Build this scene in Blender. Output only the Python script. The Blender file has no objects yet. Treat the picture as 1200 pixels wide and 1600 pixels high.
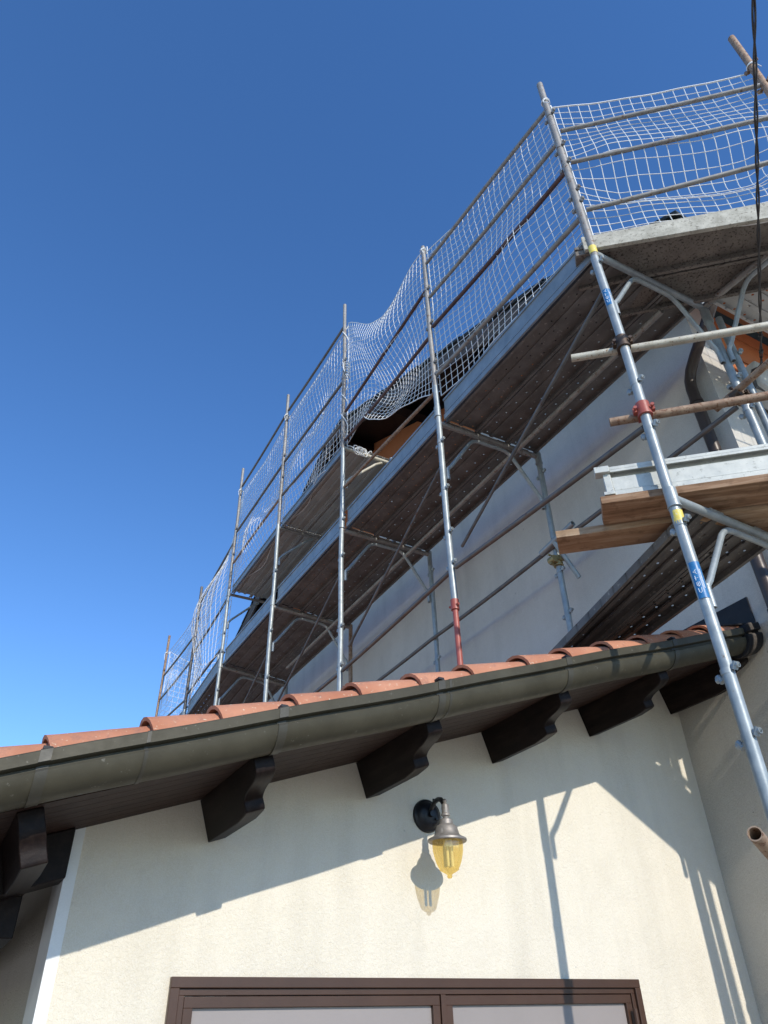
import bpy, math, random
from mathutils import Vector, Matrix, noise
random.seed(7)
sc = bpy.context.scene
COL = sc.collection
R = math.radians

# ------------------------------------------------------------------ camera
CAMZ = 1.6
PITCH, ROLL, AZ = R(35.76), R(-1.5626), R(29.33)
fw = Vector((math.sin(AZ)*math.cos(PITCH), math.cos(AZ)*math.cos(PITCH), math.sin(PITCH)))
rt0 = Vector((math.cos(AZ), -math.sin(AZ), 0)); up0 = rt0.cross(fw)
rt = math.cos(ROLL)*rt0 + math.sin(ROLL)*up0
up = -math.sin(ROLL)*rt0 + math.cos(ROLL)*up0
cam_d = bpy.data.cameras.new('camera'); cam = bpy.data.objects.new('camera', cam_d); COL.objects.link(cam)
cam_d.sensor_fit = 'VERTICAL'; cam_d.sensor_height = 36; cam_d.lens = 36*1125/1600
cam_d.clip_start = 0.05; cam_d.clip_end = 3000
m = Matrix((rt, up, -fw)).transposed().to_4x4(); m.translation = Vector((0, 0, CAMZ))
cam.matrix_world = m
sc.camera = cam

# ------------------------------------------------------------------ light
SUN_EL = math.atan(0.585)
TRAVEL = Vector((0.033, 1.0, 0)).normalized()*math.cos(SUN_EL); TRAVEL.z = -math.sin(SUN_EL)
w = bpy.data.worlds.new('World'); sc.world = w; w.use_nodes = True
nt = w.node_tree; bg = nt.nodes['Background']
sky = nt.nodes.new('ShaderNodeTexSky'); sky.sky_type = 'NISHITA'; sky.sun_disc = False
sky.sun_elevation = SUN_EL; sky.sun_rotation = math.atan2(-TRAVEL.x, -TRAVEL.y)
sky.altitude = 300; sky.air_density = 0.95; sky.dust_density = 0.0; sky.ozone_density = 3.0
hs = nt.nodes.new('ShaderNodeHueSaturation'); hs.inputs['Hue'].default_value = .506; hs.inputs['Saturation'].default_value = 1.20; hs.inputs['Value'].default_value = 1.38
nt.links.new(sky.outputs[0], hs.inputs['Color']); nt.links.new(hs.outputs[0], bg.inputs[0]); bg.inputs[1].default_value = 0.15
sd = bpy.data.lights.new('sun', 'SUN'); sd.energy = 3.3; sd.angle = R(0.5); sd.color = (1.0, 0.94, 0.84)
so = bpy.data.objects.new('sun', sd); COL.objects.link(so)
so.rotation_euler = TRAVEL.to_track_quat('-Z', 'Y').to_euler(); so.location = (0, -20, 20)
sc.view_settings.view_transform = 'Standard'; sc.view_settings.look = 'None'
sc.view_settings.exposure = 0.20; sc.view_settings.gamma = 1

# ------------------------------------------------------------------ materials
def nodes_of(name):
    ma = bpy.data.materials.new(name); ma.use_nodes = True
    n = ma.node_tree; return ma, n, n.nodes['Principled BSDF']
def noise_tex(n, scale, detail=4, vec=None, rough=0.6):
    t = n.nodes.new('ShaderNodeTexNoise'); t.inputs['Scale'].default_value = scale
    t.inputs['Detail'].default_value = detail; t.inputs['Roughness'].default_value = rough
    if vec: n.links.new(vec, t.inputs['Vector'])
    return t.outputs['Fac']
def coords(n, scale=(1, 1, 1), rot=(0, 0, 0)):
    tc = n.nodes.new('ShaderNodeTexCoord'); mp = n.nodes.new('ShaderNodeMapping')
    mp.inputs['Scale'].default_value = scale; mp.inputs['Rotation'].default_value = rot
    n.links.new(tc.outputs['Object'], mp.inputs['Vector']); return mp.outputs[0]
def ramp(n, fac, stops):
    r = n.nodes.new('ShaderNodeValToRGB'); el = r.color_ramp.elements
    while len(el) < len(stops): el.new(0.5)
    for e, (p, c) in zip(el, stops): e.position = p; e.color = (*c, 1)
    n.links.new(fac, r.inputs[0]); return r.outputs[0]
def mixc(n, fac, a, b, mode='MIX'):
    x = n.nodes.new('ShaderNodeMix'); x.data_type = 'RGBA'; x.blend_type = mode
    for s, v in ((x.inputs['Factor'], fac), (x.inputs[6], a), (x.inputs[7], b)):
        if hasattr(v, 'is_output'): n.links.new(v, s)
        elif isinstance(v, (int, float)): s.default_value = v
        else: s.default_value = (*v, 1)
    return x.outputs[2]
def mth(n, op, a, b=None, c=None):
    x = n.nodes.new('ShaderNodeMath'); x.operation = op
    for i, v in enumerate((a, b, c)):
        if v is None: continue
        if hasattr(v, 'is_output'): n.links.new(v, x.inputs[i])
        else: x.inputs[i].default_value = v
    return x.outputs[0]
def bump(n, p, h, strength, dist):
    b = n.nodes.new('ShaderNodeBump'); b.inputs['Strength'].default_value = strength
    b.inputs['Distance'].default_value = dist; n.links.new(h, b.inputs['Height'])
    n.links.new(b.outputs[0], p.inputs['Normal'])
def metalmat(name, c1, c2, c3=None, scale=9, metal=0.5, rough=0.5, spot=0.62, sscale=26):
    ma, n, p = nodes_of(name); v = coords(n)
    col = ramp(n, noise_tex(n, scale, 5, v), [(0.3, c1), (0.7, c2)])
    if c3:
        f = noise_tex(n, sscale, 6, v, 0.7)
        k = ramp(n, f, [(spot, (0, 0, 0)), (spot+0.08, (1, 1, 1))])
        col = mixc(n, k, col, c3)
    n.links.new(col, p.inputs['Base Color'])
    p.inputs['Metallic'].default_value = metal
    rr = noise_tex(n, 30, 3, v)
    n.links.new(mth(n, 'MULTIPLY_ADD', rr, 0.3, rough-0.15), p.inputs['Roughness'])
    bump(n, p, noise_tex(n, 120, 3, v), 0.25, 0.001)
    return ma
M = {}
M['galv'] = metalmat('galvanised_steel', (.26, .295, .305), (.39, .42, .415), (.24, .19, .14), 14, .3, .45, .64, 22)
M['galv_old'] = metalmat('weathered_galvanised_steel', (.23, .22, .20), (.35, .33, .30), (.17, .10, .06), 10, .25, .55, .56, 30)
M['rail_dark'] = metalmat('dark_tube_steel', (.105, .10, .095), (.19, .17, .15), (.12, .07, .05), 8, .3, .55, .58, 18)
M['rail_maroon'] = metalmat('maroon_tube_steel', (.07, .035, .03), (.13, .07, .06), (.12, .06, .04), 8, .2, .5, .58, 18)
M['rust'] = metalmat('rusty_tube_steel', (.23, .14, .09), (.42, .30, .20), (.16, .07, .03), 16, .15, .65, .53, 48)
M['rust_pale'] = metalmat('pale_speckled_tube_steel', (.42, .38, .29), (.62, .58, .47), (.22, .13, .07), 14, .2, .55, .57, 60)
M['red'] = metalmat('red_painted_steel', (.33, .075, .05), (.42, .11, .08), (.05, .03, .03), 7, .0, .45, .6, 9)
M['clamp_dark'] = metalmat('dark_rusted_clamp', (.05, .035, .03), (.12, .08, .05), None, 20, .4, .55)
M['clamp_brass'] = metalmat('yellowed_zinc', (.30, .23, .10), (.42, .33, .16), (.1, .07, .04), 20, .5, .5)
M['toe'] = metalmat('toe_board_steel', (.22, .26, .28), (.33, .37, .39), (.25, .22, .19), 7, .35, .5, .66, 12)
M['beam'] = metalmat('beam_galvanised', (.46, .47, .43), (.60, .60, .54), (.33, .33, .29), 18, .2, .55, .58, 34)
M['blue_clip'] = metalmat('blue_painted_clip', (.05, .10, .18), (.10, .18, .28), None, 20, .1, .5)

def perforated(name, c1, c2, c3, axis=0, pitch=.14, rad=.0062, metal=.15):
    ma, n, p = nodes_of(name); v = coords(n)
    col = ramp(n, noise_tex(n, 6, 6, v), [(0.32, c1), (0.68, c2)])
    k = ramp(n, noise_tex(n, 30, 6, v, .75), [(.60, (0, 0, 0)), (.66, (1, 1, 1))])
    col = mixc(n, k, col, c3)
    n.links.new(col, p.inputs['Base Color']); p.inputs['Metallic'].default_value = metal; p.inputs['Roughness'].default_value = .65
    bump(n, p, noise_tex(n, 90, 4, v), .3, .001)
    sep = n.nodes.new('ShaderNodeSeparateXYZ'); n.links.new(v, sep.inputs[0])
    X, Y = (sep.outputs[0], sep.outputs[1]) if axis == 0 else (sep.outputs[1], sep.outputs[0])
    row = mth(n, 'FLOOR', mth(n, 'DIVIDE', X, .078))
    off = mth(n, 'MULTIPLY', mth(n, 'MODULO', row, 2.0), pitch/2)
    fx = mth(n, 'MULTIPLY', mth(n, 'SUBTRACT', mth(n, 'FRACT', mth(n, 'DIVIDE', X, .078)), .5), .078)
    fy = mth(n, 'MULTIPLY', mth(n, 'SUBTRACT', mth(n, 'FRACT', mth(n, 'DIVIDE', mth(n, 'ADD', Y, off), pitch)), .5), pitch)
    d = mth(n, 'SQRT', mth(n, 'ADD', mth(n, 'MULTIPLY', fx, fx), mth(n, 'MULTIPLY', fy, fy)))
    hole = mth(n, 'LESS_THAN', d, rad)
    tr = n.nodes.new('ShaderNodeBsdfTransparent'); mx = n.nodes.new('ShaderNodeMixShader')
    n.links.new(hole, mx.inputs[0]); n.links.new(p.outputs[0], mx.inputs[1]); n.links.new(tr.outputs[0], mx.inputs[2])
    n.links.new(mx.outputs[0], n.nodes['Material Output'].inputs[0])
    return ma
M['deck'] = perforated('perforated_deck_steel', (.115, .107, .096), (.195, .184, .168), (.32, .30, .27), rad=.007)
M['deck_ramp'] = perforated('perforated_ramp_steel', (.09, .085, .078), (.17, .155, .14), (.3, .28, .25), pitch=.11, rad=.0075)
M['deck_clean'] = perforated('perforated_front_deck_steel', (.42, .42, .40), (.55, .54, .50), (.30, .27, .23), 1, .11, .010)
M['deck_plain'] = metalmat('plain_deck_steel', (.36, .36, .33), (.47, .46, .42), (.22, .20, .17), 5, .2, .6, .62, 25)
M['deck_dusty'] = metalmat('mortar_stained_board', (.14, .12, .10), (.24, .21, .175), (.05, .04, .032), 7, .0, .85, .53, 60)
M['dusty_edge'] = metalmat('mortar_dusted_toe_board', (.34, .32, .26), (.58, .55, .46), (.20, .18, .145), 14, .0, .9, .55, 55)

def stucco(name, c, c2, scale=70, strength=.5, dist=.004, dirt=.6):
    ma, n, p = nodes_of(name); v = coords(n)
    a = noise_tex(n, 1.1, 5, v); col = ramp(n, a, [(.3, c), (.75, c2)])
    st = coords(n, (3.5, 3.5, .5)); k = noise_tex(n, 1.2, 5, st)
    col = mixc(n, mth(n, 'MULTIPLY', ramp(n, k, [(.5, (0, 0, 0)), (.78, (1, 1, 1))]), dirt), col, tuple(x*.78 for x in c))
    bl = noise_tex(n, 3.3, 6, v, .7)
    col = mixc(n, mth(n, 'MULTIPLY', ramp(n, bl, [(.48, (0, 0, 0)), (.72, (1, 1, 1))]), dirt*.55), col, tuple(x*.80 for x in c))
    dr = noise_tex(n, 1, 4, coords(n, (16, 16, .45)), .6)
    col = mixc(n, mth(n, 'MULTIPLY', ramp(n, dr, [(.62, (0, 0, 0)), (.76, (1, 1, 1))]), dirt*.2), col, tuple(x*.72 for x in c))
    mk = noise_tex(n, 26, 3, v, .5)
    col = mixc(n, mth(n, 'MULTIPLY', ramp(n, mk, [(.755, (0, 0, 0)), (.77, (1, 1, 1))]), .6), col, tuple(x*.45 for x in c))
    grit = noise_tex(n, 220, 2, v)
    col = mixc(n, .10, col, ramp(n, grit, [(.35, (0, 0, 0)), (.65, (1, 1, 1))]), 'OVERLAY')
    n.links.new(col, p.inputs['Base Color']); p.inputs['Roughness'].default_value = .95
    wv = n.nodes.new('ShaderNodeTexNoise'); wv.inputs['Scale'].default_value = scale; wv.inputs['Detail'].default_value = 5
    wv.inputs['Distortion'].default_value = .9; wv.inputs['Roughness'].default_value = .65; n.links.new(v, wv.inputs['Vector'])
    bump(n, p, wv.outputs['Fac'], strength, dist)
    return ma
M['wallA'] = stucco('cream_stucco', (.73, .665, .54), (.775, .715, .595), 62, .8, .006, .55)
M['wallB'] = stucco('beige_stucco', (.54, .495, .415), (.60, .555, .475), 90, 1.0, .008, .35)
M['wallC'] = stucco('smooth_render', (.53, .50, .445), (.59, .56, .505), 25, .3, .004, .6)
M['strip'] = stucco('white_trim_plaster', (.80, .80, .77), (.83, .83, .80), 90, .3, .002, .1)
M['orange'] = stucco('orange_painted_boards', (.42, .125, .04), (.52, .175, .055), 30, .2, .002, .5)
def woodmat(name, c1, c2, c3, sc3, rough=.6, gloss=None, rot=(0, 0, 0)):
    ma, n, p = nodes_of(name)
    v = coords(n, (1, 1, 1), rot); mp = n.nodes.new('ShaderNodeMapping'); mp.inputs['Scale'].default_value = sc3
    n.links.new(v, mp.inputs['Vector']); v = mp.outputs[0]
    f = noise_tex(n, 1, 6, v, .65)
    col = ramp(n, f, [(.28, c1), (.5, c2), (.72, c3)])
    vg = coords(n); sp = noise_tex(n, 9, 5, vg, .7)
    col = mixc(n, mth(n, 'MULTIPLY', ramp(n, sp, [(.52, (0, 0, 0)), (.70, (1, 1, 1))]), .55), col, tuple(q*.55 for q in c1))
    n.links.new(col, p.inputs['Base Color']); p.inputs['Roughness'].default_value = rough
    bump(n, p, f, .5, .003)
    return ma
M['dark_wood'] = woodmat('dark_varnished_wood', (.006, .0035, .003), (.011, .006, .005), (.022, .014, .011), (30, 4, 30), .5)
M['soffit'] = woodmat('brown_soffit_boards', (.020, .010, .0075), (.036, .019, .014), (.062, .036, .028), (3, 60, 60), .6)
M['plank'] = woodmat('rough_timber_plank', (.12, .065, .035), (.28, .165, .095), (.46, .32, .21), (2.2, 26, 30), .8, rot=(0, 0, R(45)))
M['plank2'] = woodmat('pale_timber_plank', (.19, .11, .06), (.34, .22, .13), (.50, .37, .25), (2.2, 22, 30), .8, rot=(0, 0, R(45)))
M['fascia'] = woodmat('weathered_fascia', (.045, .036, .03), (.085, .07, .058), (.14, .115, .095), (40, 3, 40), .8)
M['slate'] = metalmat('dark_roof_covering', (.02, .024, .024), (.04, .045, .045), None, 12, 0, .8)
M['gutter'] = metalmat('olive_grey_gutter', (.052, .046, .030), (.080, .072, .049), (.16, .15, .12), 6, .1, .5, .63, 44)
M['gutter_seam'] = metalmat('dark_gutter_strap', (.042, .038, .026), (.062, .056, .04), None, 10, .1, .5)
M['brown_metal'] = metalmat('brown_downpipe', (.055, .040, .032), (.085, .062, .05), None, 5, .15, .4)
M['black_metal'] = metalmat('black_flashing', (.015, .015, .018), (.03, .03, .034), (.07, .065, .06), 8, .1, .5, .64, 20)
M['frame'] = metalmat('brown_window_frame', (.058, .028, .017), (.075, .037, .023), None, 4, .1, .38)
M['pane'] = metalmat('grey_panel', (.27, .24, .225), (.30, .265, .25), None, 3, 0, .4)
M['concrete'] = stucco('concrete_ground', (.38, .33, .26), (.46, .40, .32), 12, .5, .01, .6)
M['net'] = metalmat('white_net_cord', (.80, .80, .77), (.86, .86, .83), None, 30, 0, .8)
M['net_grey'] = metalmat('grey_net_cord', (.62, .62, .58), (.7, .7, .66), None, 30, 0, .8)
M['cable'] = metalmat('black_cable', (.035, .03, .03), (.06, .055, .05), None, 30, 0, .6)
M['box'] = metalmat('pale_grey_box', (.45, .46, .44), (.60, .61, .58), (.3, .28, .25), 9, 0, .6)
M['lamp_black'] = metalmat('black_cast_metal', (.010, .011, .014), (.02, .02, .024), None, 20, .3, .4)
M['lamp_grey'] = metalmat('worn_grey_lamp_metal', (.20, .18, .16), (.34, .31, .28), (.45, .42, .38), 22, .4, .5, .6, 35)
M['blue'] = metalmat('blue_sticker', (.02, .14, .34), (.04, .20, .42), None, 60, 0, .4)
M['yellow'] = metalmat('yellow_sticker', (.75, .58, .08), (.80, .64, .15), (.7, .68, .6), 60, 0, .5, .56, 120)
M['white_ink'] = metalmat('white_ink', (.75, .8, .85), (.8, .85, .9), None, 60, 0, .5)
M['dark_ink'] = metalmat('dark_ink', (.08, .07, .03), (.1, .09, .05), None, 60, 0, .5)
M['bulb'] = metalmat('white_bulb_glass', (.85, .86, .85), (.9, .9, .9), None, 10, 0, .3)
for k_, v_ in (('dark_wood', .18), ('soffit', .2), ('gutter', .22), ('black_metal', .25), ('plank', .2), ('plank2', .2)):
    M[k_].node_tree.nodes['Principled BSDF'].inputs['Specular IOR Level'].default_value = v_
# terracotta
ma, n, p = nodes_of('terracotta_tile'); v = coords(n)
col = ramp(n, noise_tex(n, 4, 5, v), [(.3, (.39, .145, .075)), (.7, (.58, .27, .16))])
col = mixc(n, mth(n, 'MULTIPLY', ramp(n, noise_tex(n, 16, 6, v, .75), [(.52, (0, 0, 0)), (.66, (1, 1, 1))]), .6), col, (.27, .125, .09))
col = mixc(n, mth(n, 'MULTIPLY', ramp(n, noise_tex(n, 62, 4, v, .6), [(.64, (0, 0, 0)), (.69, (1, 1, 1))]), .8), col, (.66, .58, .42))
n.links.new(col, p.inputs['Base Color']); p.inputs['Roughness'].default_value = .9
bump(n, p, noise_tex(n, 60, 5, v), .5, .003); M['tile'] = ma
M['tile_dark'] = metalmat('tile_mortar_and_shadow', (.02, .016, .014), (.045, .035, .028), None, 30, 0, .95)  # mortar and the shadow of the tile mouths in one dark colour
# amber glass : tinted see-through with a gloss
ma, n, p = nodes_of('amber_glass'); out = n.nodes['Material Output']
v = coords(n)
tr = n.nodes.new('ShaderNodeBsdfTransparent'); tr.inputs[0].default_value = (1, .87, .50, 1)
tl = n.nodes.new('ShaderNodeBsdfTranslucent'); tl.inputs[0].default_value = (1, .81, .37, 1)
gl = n.nodes.new('ShaderNodeBsdfGlossy'); gl.inputs['Roughness'].default_value = .08
df = n.nodes.new('ShaderNodeBsdfDiffuse'); df.inputs[0].default_value = (.93, .72, .31, 1)
m0 = n.nodes.new('ShaderNodeMixShader'); m0.inputs[0].default_value = .5; n.links.new(tl.outputs[0], m0.inputs[1]); n.links.new(df.outputs[0], m0.inputs[2])
m1 = n.nodes.new('ShaderNodeMixShader'); n.links.new(mth(n, 'MULTIPLY_ADD', noise_tex(n, 25, 2, coords(n, (3, 3, .6))), .45, -.02), m1.inputs[0]); n.links.new(tr.outputs[0], m1.inputs[1]); n.links.new(m0.outputs[0], m1.inputs[2])
m2 = n.nodes.new('ShaderNodeMixShader'); m2.inputs[0].default_value = .07; n.links.new(m1.outputs[0], m2.inputs[1]); n.links.new(gl.outputs[0], m2.inputs[2])
n.links.new(m2.outputs[0], out.inputs[0]); M['amber'] = ma

# ------------------------------------------------------------------ mesh helpers
class MB:
    def __init__(s): s.v = []; s.f = []
    def add(s, vs, fs):
        o = len(s.v); s.v += [tuple(x) for x in vs]; s.f += [tuple(i+o for i in f) for f in fs]; return s
    def box(s, a, b):
        (x0, y0, z0), (x1, y1, z1) = a, b
        return s.add([(x0, y0, z0), (x1, y0, z0), (x1, y1, z0), (x0, y1, z0), (x0, y0, z1), (x1, y0, z1), (x1, y1, z1), (x0, y1, z1)],
                     [(0, 3, 2, 1), (4, 5, 6, 7), (0, 1, 5, 4), (1, 2, 6, 5), (2, 3, 7, 6), (3, 0, 4, 7)])
    def hexa(s, lo, hi):      # 4 lower corners, 4 upper corners
        return s.add(list(lo)+list(hi), [(0, 3, 2, 1), (4, 5, 6, 7), (0, 1, 5, 4), (1, 2, 6, 5), (2, 3, 7, 6), (3, 0, 4, 7)])
    def obox(s, c, ax, ay, az):   # centre and half axes
        c = Vector(c); ax = Vector(ax); ay = Vector(ay); az = Vector(az)
        lo = [c-ax-ay-az, c+ax-ay-az, c+ax+ay-az, c-ax+ay-az]; hi = [q+2*az for q in lo]
        return s.hexa(lo, hi)
    def tube(s, pts, r, n=12, r2=None, cap=True, hollow=False):
        pts = [Vector(q) for q in pts]; k = len(pts); rings = []
        t0 = (pts[1]-pts[0]).normalized()
        a = t0.orthogonal().normalized()
        for i, q in enumerate(pts):
            t = (pts[min(i+1, k-1)]-pts[max(i-1, 0)]).normalized()
            a = (a - t*a.dot(t)).normalized(); b = t.cross(a)
            rr = r if r2 is None else r+(r2-r)*i/(k-1)
            if callable(r): rr = r(i)
            rings.append([q+(a*math.cos(2*math.pi*j/n)+b*math.sin(2*math.pi*j/n))*rr for j in range(n)])
        vs = [x for ring in rings for x in ring]
        fs = [(i*n+j, i*n+(j+1) % n, (i+1)*n+(j+1) % n, (i+1)*n+j) for i in range(k-1) for j in range(n)]
        if hollow:
            o = len(vs)
            for e, i, sg in ((0, 0, 1), (1, k-1, -1)):
                t = (pts[1]-pts[0]).normalized() if i == 0 else (pts[-2]-pts[-1]).normalized()
                inn = [pts[i]+(x-pts[i])*.82 for x in rings[i]]
                dl = min(.12, (pts[0]-pts[-1]).length*.45); deep = [x+t*dl for x in inn]; o = len(vs); vs += inn+deep
                for j in range(n):
                    j2 = (j+1) % n
                    fs.append((i*n+j, i*n+j2, o+j2, o+j)); fs.append((o+j, o+j2, o+n+j2, o+n+j))
                fs.append(tuple(o+n+j for j in range(n)))
        elif cap:
            fs.append(tuple(range(n-1, -1, -1))); fs.append(tuple((k-1)*n+j for j in range(n)))
        return s.add(vs, fs)
    def lathe(s, prof, c, n=24, cap=False):
        vs = []; k = len(prof)
        for r, z in prof:
            for j in range(n): vs.append((c[0]+r*math.cos(2*math.pi*j/n), c[1]+r*math.sin(2*math.pi*j/n), z))
        fs = [(i*n+j, i*n+(j+1) % n, (i+1)*n+(j+1) % n, (i+1)*n+j) for i in range(k-1) for j in range(n)]
        if cap: fs.append(tuple(range(n))); fs.append(tuple((k-1)*n+j for j in range(n)))
        return s.add(vs, fs)
    def prism(s, poly, ext):   # polygon of 3D points, extruded by vector
        poly = [Vector(q) for q in poly]; e = Vector(ext); n = len(poly)
        return s.add(poly+[q+e for q in poly], [tuple(range(n-1, -1, -1)), tuple(range(n, 2*n))]+[(i, (i+1) % n, n+(i+1) % n, n+i) for i in range(n)])
    def build(s, name, mat, parent=None, smooth=35, bevel=0):
        me = bpy.data.meshes.new(name); me.from_pydata(s.v, [], s.f); me.validate(); me.update()
        if isinstance(mat, str): mat = M[mat]
        me.materials.append(mat)
        o = bpy.data.objects.new(name, me); COL.objects.link(o)
        if smooth:
            me.polygons.foreach_set('use_smooth', [True]*len(me.polygons))
            me.set_sharp_from_angle(angle=R(smooth))
        if bevel:
            b = o.modifiers.new('bevel', 'BEVEL'); b.width = bevel; b.segments = 2; b.limit_method = 'ANGLE'
        if parent is not None:
            o.parent = parent
            if parent.type == 'EMPTY': o.matrix_parent_inverse = Matrix.Translation(-parent.location)
        return o
def tag(o, label=None, cat=None, group=None, kind=None):
    if label: o['label'] = label
    if cat: o['category'] = cat
    if group: o['group'] = group
    if kind: o['kind'] = kind
    return o
def empty(name, loc, label, cat, group=None):
    o = bpy.data.objects.new(name, None); COL.objects.link(o); o.location = loc; o.empty_display_size = .2
    return tag(o, label, cat, group)
def wob(p0, p1, n=8, amp=.004, seed=0):
    p0 = Vector(p0); p1 = Vector(p1); L = (p1-p0).length; out = []
    for i in range(n+1):
        t = i/n; q = p0.lerp(p1, t); k = math.sin(math.pi*t)*amp*min(1, L/2)
        out.append(q+Vector((math.sin(seed*3.1), math.cos(seed*1.7), math.sin(seed*2.3)-.7))*k)
    return out

# ------------------------------------------------------------------ ground
g = MB(); g.add([(-600, -600, -.2), (600, -600, -.2), (600, 600, -.2), (-600, 600, -.2)], [(0, 1, 2, 3)])
tag(g.build('ground', 'concrete', smooth=0), kind='structure')

# ------------------------------------------------------------------ main house (gable wall plane x = 4.02)
HX, HY, YB = 4.02, 2.12, 12.3
def roofz(y):
    if y < 2.9: return roofz(2.9)-.61*(2.9-y)
    return 9.12-.432*(7.45-y) if y < 7.45 else 9.13-.44*(y-7.45)
house = empty('main_house', (6.5, 7, -.2), 'tall pale rendered house with orange gable and dark roof behind the scaffolding', 'house')
ZO = 5.77
b = MB()
# gable-side wall: rough stucco low and near the corner, smooth render above the low roof
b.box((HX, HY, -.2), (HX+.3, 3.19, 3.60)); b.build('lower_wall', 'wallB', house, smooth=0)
b = MB(); b.box((HX+.002, 3.19, -.2), (HX+.3, YB, 3.60)); b.box((HX, HY, 3.60), (HX+.3, YB, ZO)); b.box((HX+.3, HY+.002, -.2), (9, HY+.3, ZO)); b.box((8.7, HY+.3, -.2), (9, YB, ZO)); b.box((HX+.3, YB-.3, -.2), (8.7, YB-.002, ZO))
b.prism([(HX, HY, ZO), (HX, YB, ZO), (HX, YB, roofz(YB)-.14), (HX, 11.2, 7.2), (HX, 3.6, 7.2), (HX, HY, roofz(HY)-.14)], (.284, 0, 0))
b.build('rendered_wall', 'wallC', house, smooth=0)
b = MB()
b.prism([(HX-.015, 3.6, 7.2), (HX-.015, 11.2, 7.2), (HX-.015, 7.45, roofz(7.45)-.14)], (.3, 0, 0))
for k in range(5):
    z0 = ZO+k*.155
    if z0+.15 < roofz(HY)-.14: b.box((HX+.285, HY-.015-.006*(k % 2), z0), (9, HY+.2, z0+.148))
b.build('orange_boarding', 'orange', house, smooth=0)
b = MB()   # roof slab with overhangs
V0 = 3.40; ye = 1.55; yb = 12.85
sec = [(ye, roofz(ye)), (2.9, roofz(2.9)), (7.45, roofz(7.45)), (yb, roofz(yb)), (yb, roofz(yb)-.10), (7.45, roofz(7.45)-.10), (2.9, roofz(2.9)-.10), (ye, roofz(ye)-.10)]
roof = None
b.prism([(V0, y, z) for y, z in sec], (6.2, 0, 0)); roof = b.build('roof', 'slate', house, smooth=0)
b = MB()
for k in range(26):   # tile ends along the verge
    y0 = ye+k*.44
    y1 = y0+.47
    if y1 > yb: break
    z0 = roofz(y0)+.012+(.02 if y0 < 7.45 else 0); z1 = roofz(y1)+.012+(0 if y1 < 7.45 else .02)
    b.hexa([(V0-.03, y0, z0), (V0+.3, y0, z0), (V0+.3, y1, z1), (V0-.03, y1, z1)], [(V0-.03, y0, z0+.035), (V0+.3, y0, z0+.035), (V0+.3, y1, z1+.035), (V0-.03, y1, z1+.035)])
b.build('verge_tiles', 'slate', roof, smooth=0)
b = MB()
b.prism([(V0-.035, y, z) for y, z in [(ye, roofz(ye)-.06), (2.9, roofz(2.9)-.06), (7.45, roofz(7.45)-.06), (yb, roofz(yb)-.06), (yb, roofz(yb)-.27), (7.45, roofz(7.45)-.27), (2.9, roofz(2.9)-.27), (ye, roofz(ye)-.27)]], (.03, 0, 0))
b.build('verge_board', 'fascia', roof, smooth=0)
b = MB()
b.prism([(V0, y, z) for y, z in [(ye+.02, roofz(ye+.02)-.105), (2.9, roofz(2.9)-.105), (7.45, roofz(7.45)-.105), (yb, roofz(yb)-.105), (yb, roofz(yb)-.135), (7.45, roofz(7.45)-.135), (2.9, roofz(2.9)-.135), (ye+.02, roofz(ye)-.135)]], (.6, 0, 0))
b.build('soffit', 'dark_wood', roof, smooth=0)
b = MB(); b.prism([(3.78, y, z) for y, z in [(ye+.05, roofz(ye+.05)-.137), (HY-.02, roofz(HY)-.137), (HY-.02, roofz(HY)-.155), (ye+.05, roofz(ye+.05)-.155)]], (5.4, 0, 0)); b.build('eave_lining', 'orange', roof, smooth=0)
for yy in (2.6, 4.2, 5.8, 7.45, 9.1, 10.7, 12.2):
    b = MB(); z = roofz(yy)-.14; b.box((V0+.1, yy-.07, z-.17), (HX-.016, yy+.07, z-.02)); b.build('purlin_end', 'dark_wood', roof, smooth=0)
# downpipe with swan neck
dp = MB(); px, py = 3.950, 2.25
dp.tube([(px, py, -.2), (px, py, 5.30), (px, py, 5.47), (px, py-.01, 5.54), (px-.005, py-.05, 5.62), (px-.01, py-.12, 5.70), (px-.02, py-.45, 6.05), (px-.02, py-.62, 6.22)], .042, 16)
pipe = dp.build('downpipe', 'brown_metal', house)
for z in (5.33, 4.55, 3.6, 2.2):
    b = MB(); b.tube([(px, py, z-.012), (px, py, z+.012)], .048, 16); b.box((px+.03, py-.012, z-.01), (HX-.001, py+.012, z+.01)); b.build('pipe_bracket', 'brown_metal', pipe)

# ------------------------------------------------------------------ low annex (front wall plane y = 3.19), roof slope .335 rising to the house
WY = 3.19; SL = .335
def zs(x): return 2.13+SL*x
annex = empty('low_annex', (2.0, 6, -.2), 'low cream stuccoed building with red tiles, dark corbels and a wide brown window', 'building')
wx0, wx1, wz0, wz1 = .827, 3.168, -.1, 1.777
def wallpiece(b, xa, xb, za, zbot_fn=None):
    b.hexa([(xa, WY, za), (xb, WY, za), (xb, WY+.28, za), (xa, WY+.28, za)], [(xa, WY, zs(xa)+.02), (xb, WY, zs(xb)+.02), (xb, WY+.28, zs(xb)+.02), (xa, WY+.28, zs(xa)+.02)])
b = MB()
wallpiece(b, .40, wx0, -.2); wallpiece(b, wx1, HX, -.2); wallpiece(b, wx0, wx1, wz1)
b.box((wx0, WY, -.2), (wx1, WY+.28, wz0))
b.build('front_wall', 'wallA', annex, smooth=0)
b = MB(); b.box((.405, WY+.28, -.2), (.60, 8, zs(.4)+.02)); b.box((-1.0, 7.8, -.2), (.405, 8, 1.9)); b.build('side_wall', 'wallB', annex, smooth=0)
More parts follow.
